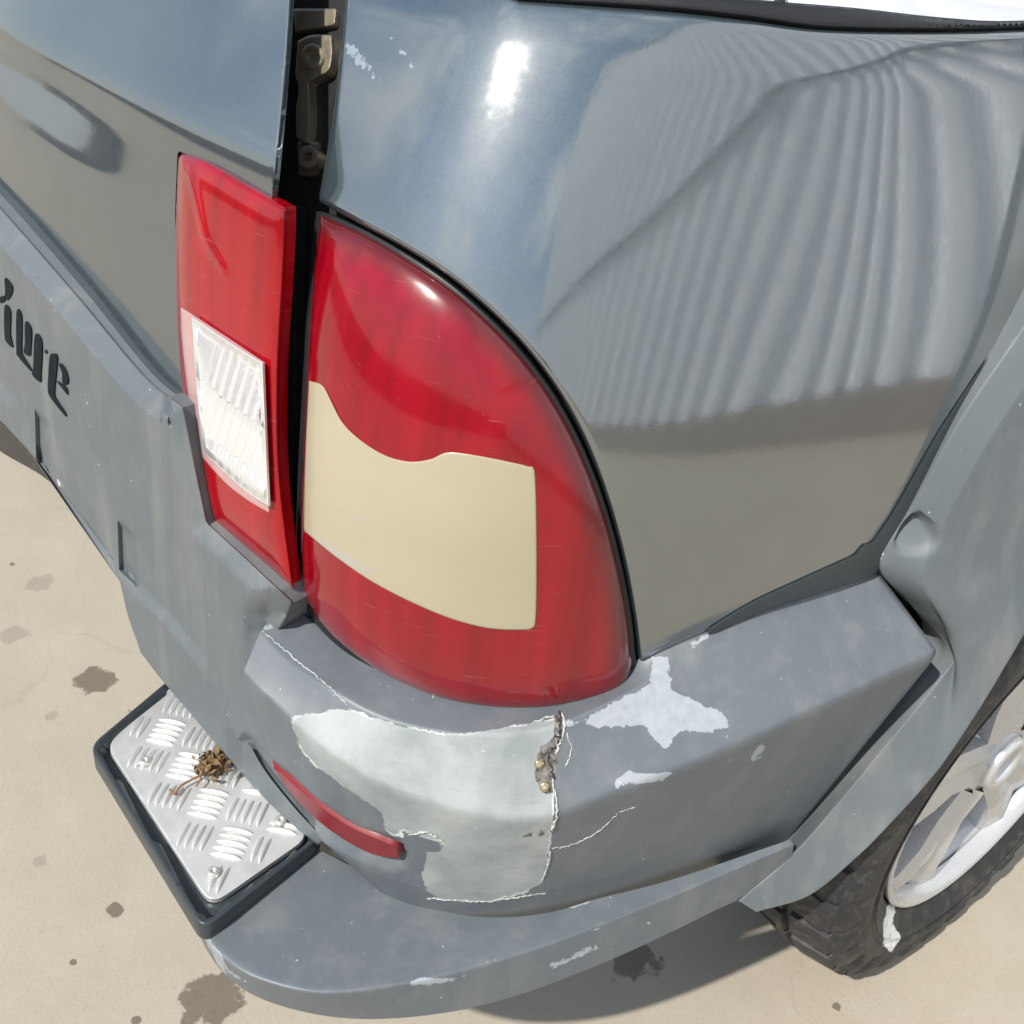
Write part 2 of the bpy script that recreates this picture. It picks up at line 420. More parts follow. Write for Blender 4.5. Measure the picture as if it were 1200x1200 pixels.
RED2 = lens_mat('inner red lamp lens', (.25, .0008, .005), (.37, .0012, .008))
REFL = simple('red reflector lens', (.20, .010, .015), .42, coat=.25, coat_r=.2, var=.15, vscale=40)
def cream_mat():
    m, n, b = new_mat('cream lamp filler'); co = coords(n)
    c = mix(n, noise_(n, 12, 5, .6, co), (.39, .345, .235), (.46, .405, .285))
    sm = math_(n, 'ADD', attribute(n, 'smudge'), math_(n, 'MULTIPLY', math_(n, 'SUBTRACT', noise_(n, 80, 4, .6, co), .5), 9))
    c = mix(n, math_(n, 'MULTIPLY', maprange(n, sm, -1.5, 2.5), .75), c, (.40, .38, .35))
    n.links.new(c, b.inputs['Base Color']); b.inputs['Roughness'].default_value = .35
    b.inputs['Coat Weight'].default_value = .6; b.inputs['Coat Roughness'].default_value = .12
    bump(n, b, noise_(n, 40, 4, .5, co), .12, .002); return m
CREAM = cream_mat()
PINK = simple('clear pinkish lens rim', (.52, .30, .30), .15, coat=1, coat_r=.04, var=.2, vscale=40)
CHROME = simple('lamp reflector chrome', (.88, .89, .90), .14, metal=.55, coat=1, coat_r=.02, var=.06, vscale=60, bmp=.12, bscale=60)

def alu_mat():
    m, n, b = new_mat('checker plate aluminium'); co = coords(n)
    c = mix(n, noise_(n, 40, 6, .7, co), (.62, .63, .61), (.82, .82, .80))
    c = mix(n, maprange(n, noise_(n, 14, 5, .7, co), .55, .75, 0, .3), c, (.45, .42, .35))
    n.links.new(c, b.inputs['Base Color']); b.inputs['Metallic'].default_value = .5
    n.links.new(maprange(n, noise_(n, 110, 4, .6, co), .3, .7, .28, .5), b.inputs['Roughness'])
    bump(n, b, noise_(n, 500, 3, .6, co), .25, .0006); return m
ALU = alu_mat()
def tyre_mat():
    m, n, b = new_mat('tyre rubber'); co = coords(n)
    c = mix(n, noise_(n, 30, 6, .7, co), (.014, .015, .018), (.032, .033, .037))
    c = mix(n, maprange(n, noise_(n, 9, 5, .7, co), .5, .75, 0, .45), c, (.13, .12, .095))
    sc = math_(n, 'ADD', attribute(n, 'mark'), math_(n, 'MULTIPLY', math_(n, 'SUBTRACT', noise_(n, 110, 4, .7, co), .5), 7))
    c = mix(n, maprange(n, sc, -.5, .5), c, (.80, .82, .80))
    c = mix(n, maprange(n, noise_(n, 70, 5, .75, co), .52, .66, 0, .35), c, (.17, .155, .125))
    n.links.new(c, b.inputs['Base Color']); b.inputs['Roughness'].default_value = .62
    bump(n, b, noise_(n, 160, 4, .6, co), .4, .0012); return m
TYRE = tyre_mat()

STAINS = [(110, 797, .030), (15, 743, .022), (45, 683, .024), (740, 1122, .030), (247, 1170, .034), (134, 1067, .009), (152, 885+15, .004), (14, 661, .005), (86, 1128, .004), (60, 838, .010), (46, 1010, .008), (160, 1195, .006), (980, 1180, .006)]
GZ = .03
def concrete_mat():
    m, n, b = new_mat('pale worn concrete'); co = coords(n)
    c = mix(n, noise_(n, 2.6, 9, .68, co), (.35, .308, .235), (.43, .382, .30))
    c = mix(n, maprange(n, noise_(n, 10, 7, .7, co), .35, .75, 0, .5), c, (.47, .425, .345))
    c = mix(n, maprange(n, noise_(n, 34, 5, .65, co), .60, .78, 0, .4), c, (.30, .265, .205))
    c = mix(n, maprange(n, noise_(n, 260, 3, .6, co), .32, .46, .24, 0), c, (.22, .195, .155))
    c = mix(n, maprange(n, noise_(n, 75, 4, .7, co), .62, .72, 0, .12), c, (.27, .235, .18))
    nz = noise_(n, 38, 5, .6, co)
    tot = None
    for i, (px, py, r) in enumerate(STAINS):
        p = on_z(px, py, GZ)
        d = N_(n, 'ShaderNodeVectorMath'); d.operation = 'DISTANCE'; n.links.new(co, d.inputs[0]); d.inputs[1].default_value = (p[0], p[1], 0)
        k = math_(n, 'SUBTRACT', 1.0, math_(n, 'DIVIDE', d.outputs['Value'], r))
        s = .33 if i in (1, 2, 9, 10) else 1.0
        e = maprange(n, math_(n, 'ADD', k, math_(n, 'MULTIPLY', math_(n, 'SUBTRACT', nz, .5), 2.4)), -.06, .16, 0, s)
        tot = e if tot is None else math_(n, 'MAXIMUM', tot, e)
    wet = mix(n, noise_(n, 120, 4, .6, co), (.12, .10, .07), (.19, .16, .115))
    c = mix(n, math_(n, 'MULTIPLY', tot, .92), c, wet)
    # hairline cracks
    vz = N_(n, 'ShaderNodeTexVoronoi'); vz.feature = 'DISTANCE_TO_EDGE'; vz.inputs['Scale'].default_value = 1.1
    wv = N_(n, 'ShaderNodeVectorMath'); wv.operation = 'MULTIPLY_ADD'
    n.links.new(noise_(n, 3, 4, .6, co, 'Color'), wv.inputs[0]); wv.inputs[1].default_value = (.35, .35, 0); n.links.new(co, wv.inputs[2])
    n.links.new(wv.outputs[0], vz.inputs['Vector'])
    c = mix(n, maprange(n, vz.outputs['Distance'], 0, .003, .16, 0), c, (.18, .15, .11))
    n.links.new(c, b.inputs['Base Color'])
    n.links.new(maprange(n, tot, 0, 1, .82, .55), b.inputs['Roughness'])
    bump(n, b, math_(n, 'ADD', noise_(n, 220, 5, .65, co), math_(n, 'MULTIPLY', noise_(n, 18, 4, .6, co), 1.5)), .25, .002)
    return m

# ------------------------------------------------------------------ setting: ground, and what the paint mirrors
g = link('ground', mesh('ground', [(-60, -60, 0), (60, -60, 0), (60, 60, 0), (-60, 60, 0)], [(0, 1, 2, 3)]), concrete_mat(), smooth=False)
g.location = (0, 0, GZ); g['kind'] = 'structure'

fence = empty('corrugated_fence', (1.95+.5, 1.0, GZ), label='tall white corrugated metal fence mirrored as stripes in the grey side panel', category='fence')
def fence_mesh():
    V, Fc = [], []; n = 1100; L = 14.0
    for i in range(n+1):
        y = -L/2 + L*i/n; ph = (y/.29) % 1.0
        x = .036*(math.tanh(6*math.sin(2*math.pi*ph))) 
        V += [(x, y, 0.30), (x, y, 9.0)]
    for i in range(n): Fc.append((2*i, 2*i+1, 2*i+3, 2*i+2))
    return mesh('sheet', V, Fc)
WHITE = simple('white sheet metal', (.86, .90, .94), .8, spec=.15, var=.04, vscale=2)
link('sheet', fence_mesh(), WHITE, fence)
RAILM = simple('grey fence rail', (.22, .23, .24), .5)
for z in (2.60, 9.02): link('rail', mesh('rail', *box((-.09, 0, z), (.06, 14, .07))), RAILM, fence, smooth=False)
link('plinth', mesh('plinth', *box((0, 0, .14), (.10, 14, .30))), simple('brown painted plinth', (.36, .29, .235), .8), fence, smooth=False)

fence.rotation_euler = (0, 0, R(38))
wall = empty('boundary_wall', (-3, -6.5, GZ), label='low brown wall with a pale coping mirrored in the tailgate paint', category='wall')
link('coping', mesh('coping', *box((0, 0, .86), (26, .3, .06))), simple('pale coping', (.6, .58, .54), .9, var=.06, vscale=1.2), wall, smooth=False)
link('wall_face', mesh('wall_face', *box((0, .02, .415), (26, .24, .83))), simple('brown wall render', (.30, .20, .17), .85), wall, smooth=False)

# ------------------------------------------------------------------ the car
car = empty('parked_car', (-.6, .3, GZ), label='dark grey metallic estate car with cream patched red tail lamp and scraped bumper', category='car')
def P_(o):      # parent keeping world coordinates
    o.parent = car; o.matrix_parent_inverse = Matrix.Translation((.6, -.3, -GZ)); return o
def part(*a, **k):
    sub = k.pop('under', None)
    o = panel(*a, **k)
    if sub is not None: o.parent = sub
    else: P_(o)
    return o

def poly_attr(*polys):
    ps = [np.array(p, float) for p in polys]
    return lambda px: np.clip(np.max([sdf(px, p) for p in ps], axis=0), -60, 60)

LAMP_TOP = [(375,251),(420,271),(470,299),(520,332),(565,370),(605,411),(640,456),(668,503),(692,556),(712,615),(727,675),(737,732),(741,780)]
LAMP_BOT = [(741,780),(735,800),(718,814),(690,823),(650,830),(600,832),(560,828),(520,820),(480,805),(440,784),(400,755),(372,725),(354,693)]
LAMP_LEFT = [(354,693),(352,640),(354,560),(360,440),(366,340),(375,251)]
lamp_outline = path(LAMP_TOP, LAMP_BOT, LAMP_LEFT)

# dark inner body behind all gaps
inner = Hull(-.05, side_g)
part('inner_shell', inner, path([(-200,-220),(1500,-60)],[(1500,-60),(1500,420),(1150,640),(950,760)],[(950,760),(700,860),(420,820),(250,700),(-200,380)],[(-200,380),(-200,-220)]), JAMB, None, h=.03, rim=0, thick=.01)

# quarter panel
qp = path([(410,-190),(404,0),(390,130),(373,236)], [(373,236),(420,262),(472,290),(524,323),(570,361),(611,402),(647,448),(676,496),(700,550),(720,611),(735,672),(745,730),(750,775)],
          [(750,775),(800,752),(900,708),(1020,664)], [(1020,664),(1063,604),(1122,499),(1200,382),(1330,185),(1420,60)], [(1420,60),(1420,24)],
          [(1420,24),(1200,34),(1080,36),(960,33),(870,22),(780,12),(700,6),(610,-1)], [(610,-1),(560,-60),(540,-190)], [(540,-190),(410,-190)])
SC1 = [[(436,8),(446,30),(452,45),(449,43),(436,24),(430,10)],[(455,30),(470,50),(490,75),(493,98),(478,80),(462,58),(452,38)],[(405,40),(425,60),(445,85),(448,105),(436,92),(420,82),(402,60)],[(436,70),(440,130),(438,190),(434,190),(434,120),(432,70)]]
quarter = part('quarter_panel', side, qp, PAINT, None, h=.006, rim=.0035, thick=.03, attrs={'scuff': lambda px: poly_attr(*SC1)(px)-2}, sharp=50)

# window seal and glass
part('window_seal', side, path([(596,-2),(700,4),(790,10),(880,20),(960,31),(1080,34),(1200,31),(1420,20)],[(1420,20),(1420,12)],[(1420,12),(1200,25),(1110,22),(1000,10),(915,3),(800,-8),(700,-16),(596,-22)],[(596,-22),(596,-2)]), BLACK, None, h=.01, rim=.003, thick=.02, base=.003)
part('window_glass', side, path([(700,-18),(800,-9),(915,2),(1000,9),(1110,21),(1200,24),(1420,11)],[(1420,11),(1420,-140)],[(1420,-140),(700,-140)],[(700,-140),(700,-18)]), GLASS, None, h=.03, rim=0, thick=.004, base=-.006)
part('window_divider', side, path([(912,6),(920,7)],[(920,7),(924,-90)],[(924,-90),(914,-90)],[(914,-90),(912,6)]), BLACK, None, h=.01, rim=0, thick=.006, base=.0)

# tailgate skin
gp = path([(-330,-200),(345,-200)], [(345,-200),(342,-60),(338,30),(330,130),(319,236)], [(319,236),(270,212),(209,177)], [(209,177),(206,260),(209,380),(216,482)], [(216,482),(130,390),(40,290),(-80,160)], [(-80,160),(-330,-20)], [(-330,-20),(-330,-200)])
tail = part('tailgate', gate, gp, PAINT, None, h=.006, rim=.0015, thick=.004, attrs={'scuff': lambda px: np.full(len(px), -40.)}, creases=[[(205,184),(100,122),(0,52),(-150,-40)]], sharp=60)
# door jamb, lower black channel between the lamps
jh = Hull(-.028, side_g)
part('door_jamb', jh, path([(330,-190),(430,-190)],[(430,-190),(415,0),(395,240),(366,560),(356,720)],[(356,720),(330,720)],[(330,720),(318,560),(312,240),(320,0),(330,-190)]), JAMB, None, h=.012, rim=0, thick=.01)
part('weather_strip', Hull(-.012, side_g), path([(336,240),(348,240)],[(348,240),(346,420),(343,560),(350,712)],[(350,712),(340,712)],[(340,712),(332,560),(330,420),(336,240)]), BLACK, None, h=.008, rim=.003, thick=.01)

# lock striker in the jamb
sh = Hull(-.018, side_g)
st = part('striker_bracket', sh, path([(349,48),(365,41),(389,41)],[(389,41),(390,62),(386,82),(374,90),(362,96)],[(362,96),(363,130),(361,160),(355,168),(347,160)],[(347,160),(347,130),(350,104),(346,88)],[(346,88),(349,48)]), STEEL, None, h=.003, rim=.002, thick=.008)
st2 = part('striker_plate', Hull(-.022, side_g), path([(344,10),(395,10)],[(395,10),(393,30)],[(393,30),(346,38)],[(346,38),(344,10)]), STEEL, None, h=.004, rim=.002, thick=.01)
part('wash_collar', Hull(-.015, side_g), cr([(366+13*math.cos(a), 66+15*math.sin(a)) for a in np.linspace(0, 6.28, 13)[:-1]], 4, True), STEEL, None, h=.002, rim=.0015, thick=.006,
     disp=lambda px, uv, d: -.003*(d > .0035))
sb = part('bolt', sh, cr([(361+12*math.cos(a), 184+13*math.sin(a)) for a in np.linspace(0, 6.28, 13)[:-1]], 4, True), STEEL, None, h=.0015, rim=.001, thick=.008,
     disp=lambda px, uv, d: np.where(np.hypot(px[:,0]-361, px[:,1]-184) < 4.5, -.005, .003))
part('bolt_seat', Hull(-.024, side_g), path([(348,166),(374,166)],[(374,166),(373,200),(366,207)],[(366,207),(350,206)],[(350,206),(348,166)]), STEEL, None, h=.003, rim=.002, thick=.008)

# ---- outer tail lamp
lampE = P_(empty('tail_lamp')); 
def lamp_disp(px, uv, d): return .010*(1 - np.exp(-d/.018))
lh = Hull(.002, side_g)
def grow(P, k): return inset(P, -k)
lo = lamp_outline
part('gasket', side, grow(lo, 5), BLACK, None, h=.01, rim=.002, thick=.03, base=-.004, under=lampE)
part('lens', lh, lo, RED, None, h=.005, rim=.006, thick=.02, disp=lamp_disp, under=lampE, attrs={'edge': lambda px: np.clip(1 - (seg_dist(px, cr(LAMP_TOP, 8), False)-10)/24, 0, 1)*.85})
cream = path([(362,446),(378,452),(388,470),(402,496),(424,517),(452,534),(480,541),(505,538),(525,530),(560,534),(605,543),(620,547)],[(620,547),(627,556),(629,640),(628,725),(622,738)],[(622,738),(590,738),(560,734),(520,722),(470,700),(430,678),(390,650),(356,622)],[(356,622),(358,530),(362,446)])
smud = [[(360,622),(385,636),(415,655),(440,665),(450,672),(440,672),(410,664),(380,650),(362,634)], [(400,600),(430,606),(430,610),(400,606)]]
lh_uv = resample(lh.uv(lo), .006)
part('filler_panel', lh, cream, CREAM, None, h=.004, rim=.0012, thick=.004, disp=lambda px, uv, d: .010*(1 - np.exp(-seg_dist(uv, lh_uv, True)/.018)) + .0012, under=lampE, attrs={'smudge': poly_attr(*smud)})

# ---- inner lamp on the tailgate
inE = P_(empty('reversing_lamp'))
ih = Hull(.004, gate_g)
il = path([(213,180),(240,188),(290,216),(332,240)],[(332,240),(337,250),(334,330),(328,440),(330,560),(346,694)],[(346,694),(300,655),(245,612)],[(245,612),(232,560),(216,480),(207,380)],[(207,380),(205,300),(207,220),(209,184)],[(209,184),(213,180)])
il_uv = resample(ih.uv(il), .005)
bul = lambda uv: .006*(1 - np.exp(-seg_dist(uv, il_uv, True)/.008))
def facet(px): 
    d = seg_dist(px, [(222,200),(240,280),(262,318)], False)
    return .0015*np.clip(1-d/6, 0, 1)
part('lens', ih, il, RED2, None, h=.004, rim=.004, thick=.007, disp=lambda px, uv, d: bul(uv)+facet(px), under=inE, attrs={'edge': lambda px: 0*px[:,0]})
win = path([(210,357),(225,366),(265,392),(308,421)],[(308,421),(310,440),(311,520),(317,604)],[(317,604),(290,588),(262,566),(232,532)],[(232,532),(222,480),(212,400),(210,357)])
part('window_rim', ih, win, PINK, None, h=.004, rim=.003, thick=.004, disp=lambda px, uv, d: bul(uv)+.0004, under=inE)
win2 = path([(224,370),(262,396),(308,425)],[(308,425),(311,500),(315,594)],[(315,594),(285,574),(237,530)],[(237,530),(230,460),(224,370)])
def chrome_disp(px, uv, d):
    l1 = seg_dist(px, [(232,444),(270,470),(310,502)], False); l2 = seg_dist(px, [(238,522),(275,548),(312,578)], False)
    s = np.sin((px[:, 0]*.85 + px[:, 1]*.25)*.62)*np.clip((px[:, 0]-245)/20, 0, 1)
    ln = 444 + (px[:, 0]-232)*.744; up = px[:, 1] < ln
    saw = np.where(up, .0075*np.clip(1 - (ln - px[:, 1])/60, 0, 1), .0060*np.clip((px[:, 1] - ln - 12)/80, 0, 1)) - .003
    return bul(uv) + .0052 + (saw + .0015*np.clip(1-l2/12, 0, 1) + .0006*s)*np.clip((d-.0015)/.006, 0, 1)
part('reversing_reflector', ih, win2, CHROME, None, h=.0015, rim=.0008, thick=.0015, step=.0012, disp=chrome_disp, under=inE, creases=[[(232,444),(270,472),(310,502)], [(232,458),(270,486),(310,516)]], sharp=20)

# ---- centre cladding of the bumper
TOPL = [(-260,-30),(-120,110),(0,242),(90,345),(170,440),(215,476)]
TOPR = [(215,476),(228,540),(243,612)]
TOPR2 = [(243,612),(290,655),(344,706)]
CL_BOT = [(372,990),(335,960),(300,925),(245,862),(190,797),(165,765)]
CL_B2 = [(165,765),(150,722),(128,650),(60,560),(0,492),(-90,400),(-260,240)]
clad_out = path(TOPL, TOPR, TOPR2, [(344,706),(334,728),(320,748)], [(320,748),(298,796),(280,838)], [(280,838),(305,893),(345,945),(382,984)], [(382,984),(372,991)], CL_BOT, CL_B2, [(-260,240),(-260,-30)])
topline = np.vstack([cr(TOPL, 8), cr(TOPR, 8), cr(TOPR2, 8)])
LEDGE = [(-100,355),(0,450),(28,480)]; LEDGE1 = [(52,548),(80,585),(112,636)]; LEDGE2 = [(150,672),(200,722),(250,785)]
recs = [[(41,478),(60,497),(60,562),(43,545)], [(138,608),(163,630),(163,690),(140,668)]]
chull = Hull(.035)
ledge_poly = [(-260,222),(-100,352),(0,447),(24,474),(48,540),(60,556),(84,588),(112,632),(140,664),(152,676),(200,720),(250,782),(262,830),(300,900),(385,975),(372,1010),(140,900),(-260,300)]
def clad_disp(px, uv, d):
    t = seg_dist(px, topline, False); wid = np.where(px[:, 0] < 190, 30., 22.)
    b = -np.where(px[:, 0] < 200, .020, .008)*np.clip(1 - t/wid, 0, 1)
    l = sdf(px, ledge_poly); b = b + .006*np.clip((l+1)/14, 0, 1)*np.clip((262-px[:, 0])/50, 0, 1)
    b = b - .012*np.clip((px[:, 0] - 262)/25, 0, 1)*np.clip((px[:, 1]-815)/40, 0, 1) - .014*np.clip((px[:, 0] - 285)/30, 0, 1)*np.clip((px[:, 1]-690)/30, 0, 1)*np.clip((800-px[:, 1])/60, 0, 1)
    for r in recs:
        b = b - .0045*np.clip((sdf(px, r)+.5)/5, 0, 1)
    return b
chips = [[(66,560),(72,562),(74,572),(67,570)],[(83,598),(90,602),(88,610),(84,606)],[(150,735),(158,742),(170,790),(160,775)],[(214,680),(220,684),(219,690)],[(40,395),(42,396),(41,398)]]
inner_line = [(-130,140),(0,273),(90,378),(160,462),(188,498)]
clad = part('centre_cladding', chull, clad_out, CLAD, None, h=.0045, rim=.003, thick=.03, disp=clad_disp, attrs={'chip': lambda px: poly_attr(*chips)(px)-1.5}, sharp=28,
    creases=[inset(topline[::-1], 30)[2:-2][::-1][:38], [(-40,418)]+ledge_poly[2:15], inset(np.array(ledge_poly), 13)[2:13]] + [list(np.vstack([inset(np.array(r, float), k), inset(np.array(r, float), k)[:1]])) for r in recs for k in (-.5, 4.5)])

# letters "Adventure" sunk into the cladding, spelled along the panel; the last four are in view
def letter_polys():
    """pixel outlines of the cut letters t u r e"""
    s = 120/655.; f = lambda P: [(x*s, 300 + y*s) for x, y in P]
    return {
      't': [f([(0,262),(30,258),(30,288),(0,300)]), f([(30,140),(75,185),(75,240),(45,285),(40,260),(20,270),(32,235)]), f([(28,320),(66,350),(66,500),(82,585),(40,550),(28,500)])],
      'u': [f([(105,355),(138,385),(138,600),(150,640),(195,715),(195,735),(112,640),(104,600)]), f([(160,420),(200,465),(196,600),(190,640),(150,615),(158,560)])],
      'r': [f([(222,505),(268,545),(262,760),(258,808),(206,760),(212,700)]), f([(286,600),(300,605),(300,625),(288,620)])],
      'e': [f([(318,640),(340,625),(368,650),(350,850),(356,905),(420,1005),(412,1020),(322,905),(305,850),(308,760)]), f([(375,690),(405,700),(432,760),(435,818),(400,815),(395,745)]), f([(365,800),(420,835),(432,870),(430,888),(372,815)])]}
for ch, polys in letter_polys().items():
    for P in polys:
        q = resample(cr(P, 4, True), 1.0)
        part('letter', chull, q, HOLE, None, h=.0025, rim=.0006, thick=.003, base=.0012, under=clad)
for p0, d0 in (((-18, 310), 0), ((-45, 275), 1), ((-75, 240), 2), ((-105, 205), 3), ((-138, 168), 4)):
    part('letter', chull, [(p0[0]-6, p0[1]-10), (p0[0]+5, p0[1]), (p0[0]+5, p0[1]+44), (p0[0]-6, p0[1]+34)], HOLE, None, h=.004, rim=.0006, thick=.003, base=.0012, under=clad)

# ---- corner bumper cover: rails traced, laid on offsets of the body plan
K = dict(
 R0=([(338,700),(362,722),(400,755),(450,783),(520,808),(590,818),(655,815),(720,795),(775,752),(890,705),(1024,659)], -.006),
 R1=([(305,740),(340,775),(390,808),(450,840),(520,857),(590,860),(650,850),(730,815),(800,775),(910,722),(1032,674)], [.032,.032,.032,.032,.031,.030,.026,.018,.010,.003,.000]),
 R2=([(285,788),(310,815),(370,870),(440,915),(520,945),(590,960),(650,955),(720,930),(830,888),(960,830),(1100,765)], [.058,.058,.058,.058,.058,.059,.061,.064,.067,.068,.068]),
 R3=([(264,834),(290,888),(340,953),(400,1002),(465,1032),(560,1055),(640,1048),(705,1035),(780,1015),(860,998),(922,986)], .034),
 R4=([(275,850),(300,895),(352,955),(415,1018),(472,1060),(545,1082),(620,1083),(690,1068),(770,1045),(850,1015),(922,990)], .020))
HB = {}
def rail(name, pts=None, off=None, n=20):
    pts, off = (K[name] if pts is None else (pts, off))
    P = []
    for p, o_ in zip(pts, off if isinstance(off, list) else [off]*len(pts)):
        if o_ not in HB: HB[o_] = Hull(o_, z0=.25, z1=1.0)
        uv = HB[o_].uv(p); P.append(HB[o_].P(uv[:, 0], uv[:, 1])[0])
    return cr(P, n)
def loft(rails, sub=10, fil=.18):
    """straight facets between rails with rounded creases"""
    rails = [np.array(r) for r in rails]; rows = [rails[0]]
    for i in range(1, len(rails)):
        a, b = rails[i-1], rails[i]
        last = i == len(rails)-1
        f0 = fil if i > 1 else 0; f1 = fil if not last else 0
        for t in np.linspace(f0, 1-f1, sub):
            if t == 0: continue
            rows.append(a + (b-a)*t)
        if not last:
            c = rails[i+1]; p0 = a + (b-a)*(1-fil); p2 = b + (c-b)*fil
            for t in (.2, .4, .6, .8): rows.append((1-t)**2*p0 + 2*t*(1-t)*b + t*t*p2)
    G = np.array(rows); nr, nc = G.shape[:2]
    V = G.reshape(-1, 3); Fc = [(i*nc+j, (i+1)*nc+j, (i+1)*nc+j+1, i*nc+j+1) for i in range(nr-1) for j in range(nc-1)]
    return V, Fc, G
r0, r1, r2, r3, r4 = [rail(k) for k in ('R0', 'R1', 'R2', 'R3', 'R4')]
V, Fc, G = loft([r0, r1, r2, r3, r4], 14, .06)
# the cover's open left end gets a return flange
L_ = G[:, 0, :]; b0 = len(V); V = np.vstack([V, L_ + np.array([.004, .03, 0])]); nc = G.shape[1]
for i in range(len(L_)-1): Fc.append((i*nc, b0+i, b0+i+1, (i+1)*nc))
me = mesh('bumper_cover', V, Fc); px = project(V)
BV0 = BVHTree.FromPolygons([tuple(v) for v in V], Fc)
# reflector slot pressed in
slot = cr([(284,868),(300,880),(330,908),(370,945),(420,978),(462,992),(472,1004),(466,1010),(430,1003),(380,982),(335,950),(300,912)], 6, True)
sdd = sdf(px, grow(slot, 4)); co_ = np.array([tuple(v) for v in V])
nrm = np.zeros_like(co_); 
for f in Fc:
    q = co_[list(f)]; k = np.cross(q[2]-q[0], q[3]-q[1]); 
    for i in f: nrm[i] += k
nrm /= np.maximum(np.linalg.norm(nrm, axis=1), 1e-12)[:, None]
tocam = EYE - co_; sgn = np.sign((nrm*tocam).sum(1)); nrm *= np.sign(np.median(sgn))
rowid = np.r_[np.repeat(np.arange(G.shape[0]), nc), np.arange(G.shape[0])]
ok = (rowid > 20)
co_ -= nrm*(.010*np.clip((sdd+1)/5, 0, 1)*ok)[:, None]
# repair dents: slightly wavy filler surface
flp = cr([(342,845),(348,838),(372,836),(405,832),(440,842),(480,852),(540,860),(600,852),(650,842),(655,860),(648,900),(650,930),(646,975),(641,1010),(636,1032),(600,1050),(560,1057),(510,1050),(495,1030),(500,1000),(480,985),(455,975),(445,950),(415,930),(380,905),(355,880)], 5, True)
flake = [(470,972),(520,988),(516,998),(495,998),(496,1030),(470,1010)]
me = mesh('bumper_cover', co_, Fc)
W1 = [[(690,838),(760,800),(762,768),(785,767),(788,808),(850,835),(858,850),(838,860),(800,858),(780,880),(768,870),(757,852),(700,853),(668,848)],
      [(706,922),(735,903),(755,905),(790,905),(778,915),(740,920),(712,926)], [(876,884),(896,870),(898,884),(880,896)], [(805,752),(835,738),(832,748),(812,760)], [(655,842),(680,846),(660,856)],
      [(985,704),(996,702),(992,708)], [(300,738),(318,728),(322,736),(306,748)]]
attr(me, 'filler', np.minimum(np.clip(sdf(px, flp), -60, 60), np.clip(-sdf(px, flake), -60, 60)))
attr(me, 'chip', poly_attr(*W1)(px) - 1.5)
HOLES = [[(650,836),(659,838),(657,858),(651,874),(655,890),(650,915),(652,928),(642,934),(632,927),(626,912),(627,893),(634,874),(646,866)], [(610,978),(624,974),(626,980),(612,984)], [(630,972),(638,970),(640,980),(631,981)]]
attr(me, 'hole', poly_attr(*HOLES)(px) - 1.5)
cover = P_(link('bumper_cover', me, BUMPER, None, sharp=50)); label(cover, label='corner bumper cover with light filler patches and a long crack')
sol = cover.modifiers.new('thickness', 'SOLIDIFY'); sol.thickness = .003; sol.offset = -1 if np.median(sgn) > 0 else 1
BV = BVHTree.FromPolygons([tuple(v) for v in co_], Fc)
def stick(p, out=.0008, bv=None):
    d = Vector(ray(*p)).normalized(); h, n_, i, ds = (bv or BV).ray_cast(Vector(EYE), d)
    if h is None and out < 5:          # just off the sheet: take the nearest traced point inwards
        for s_ in (.985, .97, .95, .92, .88, .8, .7):
            c_ = np.array([470., 930.]); d = Vector(ray(*(c_ + (np.array(p) - c_)*s_))).normalized(); h, n_, i, ds = (bv or BV).ray_cast(Vector(EYE), d)
            if h is not None: break
    if h is None: return None
    if n_.dot(d) > 0: n_ = -n_
    return np.array(h + n_*out), np.array(n_)
def line_on(name, pts, r, mat, out=.0003, parent=cover, jit=.8, n=7, seed=1):
    q = resample(cr(pts, n), 2.5, False); rg = np.random.default_rng(seed)
    q[1:-1] += rg.normal(0, jit, (len(q)-2, 2)); L = [stick(p, out) for p in q]; L = [l[0] for l in L if l is not None]
    if len(L) < 3: return
    L = np.array(L); L = np.array([l for l in L])
    rr = r*(0.4 + rg.random(len(L))); rr[0] = rr[-1] = r*.15
    V, Fc = tube(L, rr, 6); o = link(name, mesh(name, V, Fc), mat, parent); return o
line_on('crack', [(655,832),(657,850),(655,866),(648,878),(642,892),(648,905),(650,915)], .0010, DIRT, .0, jit=1.6)
line_on('torn_edge', [(658,835),(661,850),(657,868),(650,884)], .0008, LIPM, .0006, seed=2)
line_on('torn_edge', [(646,912),(651,930),(652,955),(648,968),(642,974)], .0008, LIPM, .001, seed=3, jit=.6)
line_on('torn_edge', [(645,996),(642,1012),(637,1026),(633,1031)], .0007, LIPM, .001, seed=5, jit=.6)
line_on('torn_edge', [(622,848),(638,842),(650,838)], .0008, LIPM, .0006, seed=6)
line_on('crack', [(646,994),(662,992),(676,988),(700,975),(726,952),(745,946)], .0004, LIPM, .0002, seed=7, jit=.7)
line_on('crack', [(665,858),(669,875),(667,890),(662,898)], .0005, LIPM, .0003, seed=8, jit=.8)
line_on('crack', [(310,742),(330,758),(345,772),(380,800),(408,826)], .0005, LIPM, .0006, seed=9, jit=.6)
line_on('crack', [(478,978),(500,975),(520,986)], .0008, LIPM, .0008, seed=10, jit=.8)
line_on('torn_edge', [(500,1052),(560,1056),(600,1052),(640,1046)], .0005, LIPM, .0004, seed=12, jit=.5)
for c in ((632, 895), (638, 922)):
    q, n_ = stick(c, .0); me_ = bpy.data.meshes.new('screw_head'); bm = bmesh.new(); bmesh.ops.create_icosphere(bm, subdivisions=3, radius=.0040)
    for v in bm.verts: v.co *= 1 + .35*noise.noise(v.co*350 + Vector(q)*90); 
    bm.to_mesh(me_); bm.free(); o = link('screw_head', me_, BRASS, cover, sharp=None); o.location = q; o.scale = (1, 1, .8); o.rotation_euler = Vector(n_).to_track_quat('Z', 'Y').to_euler()

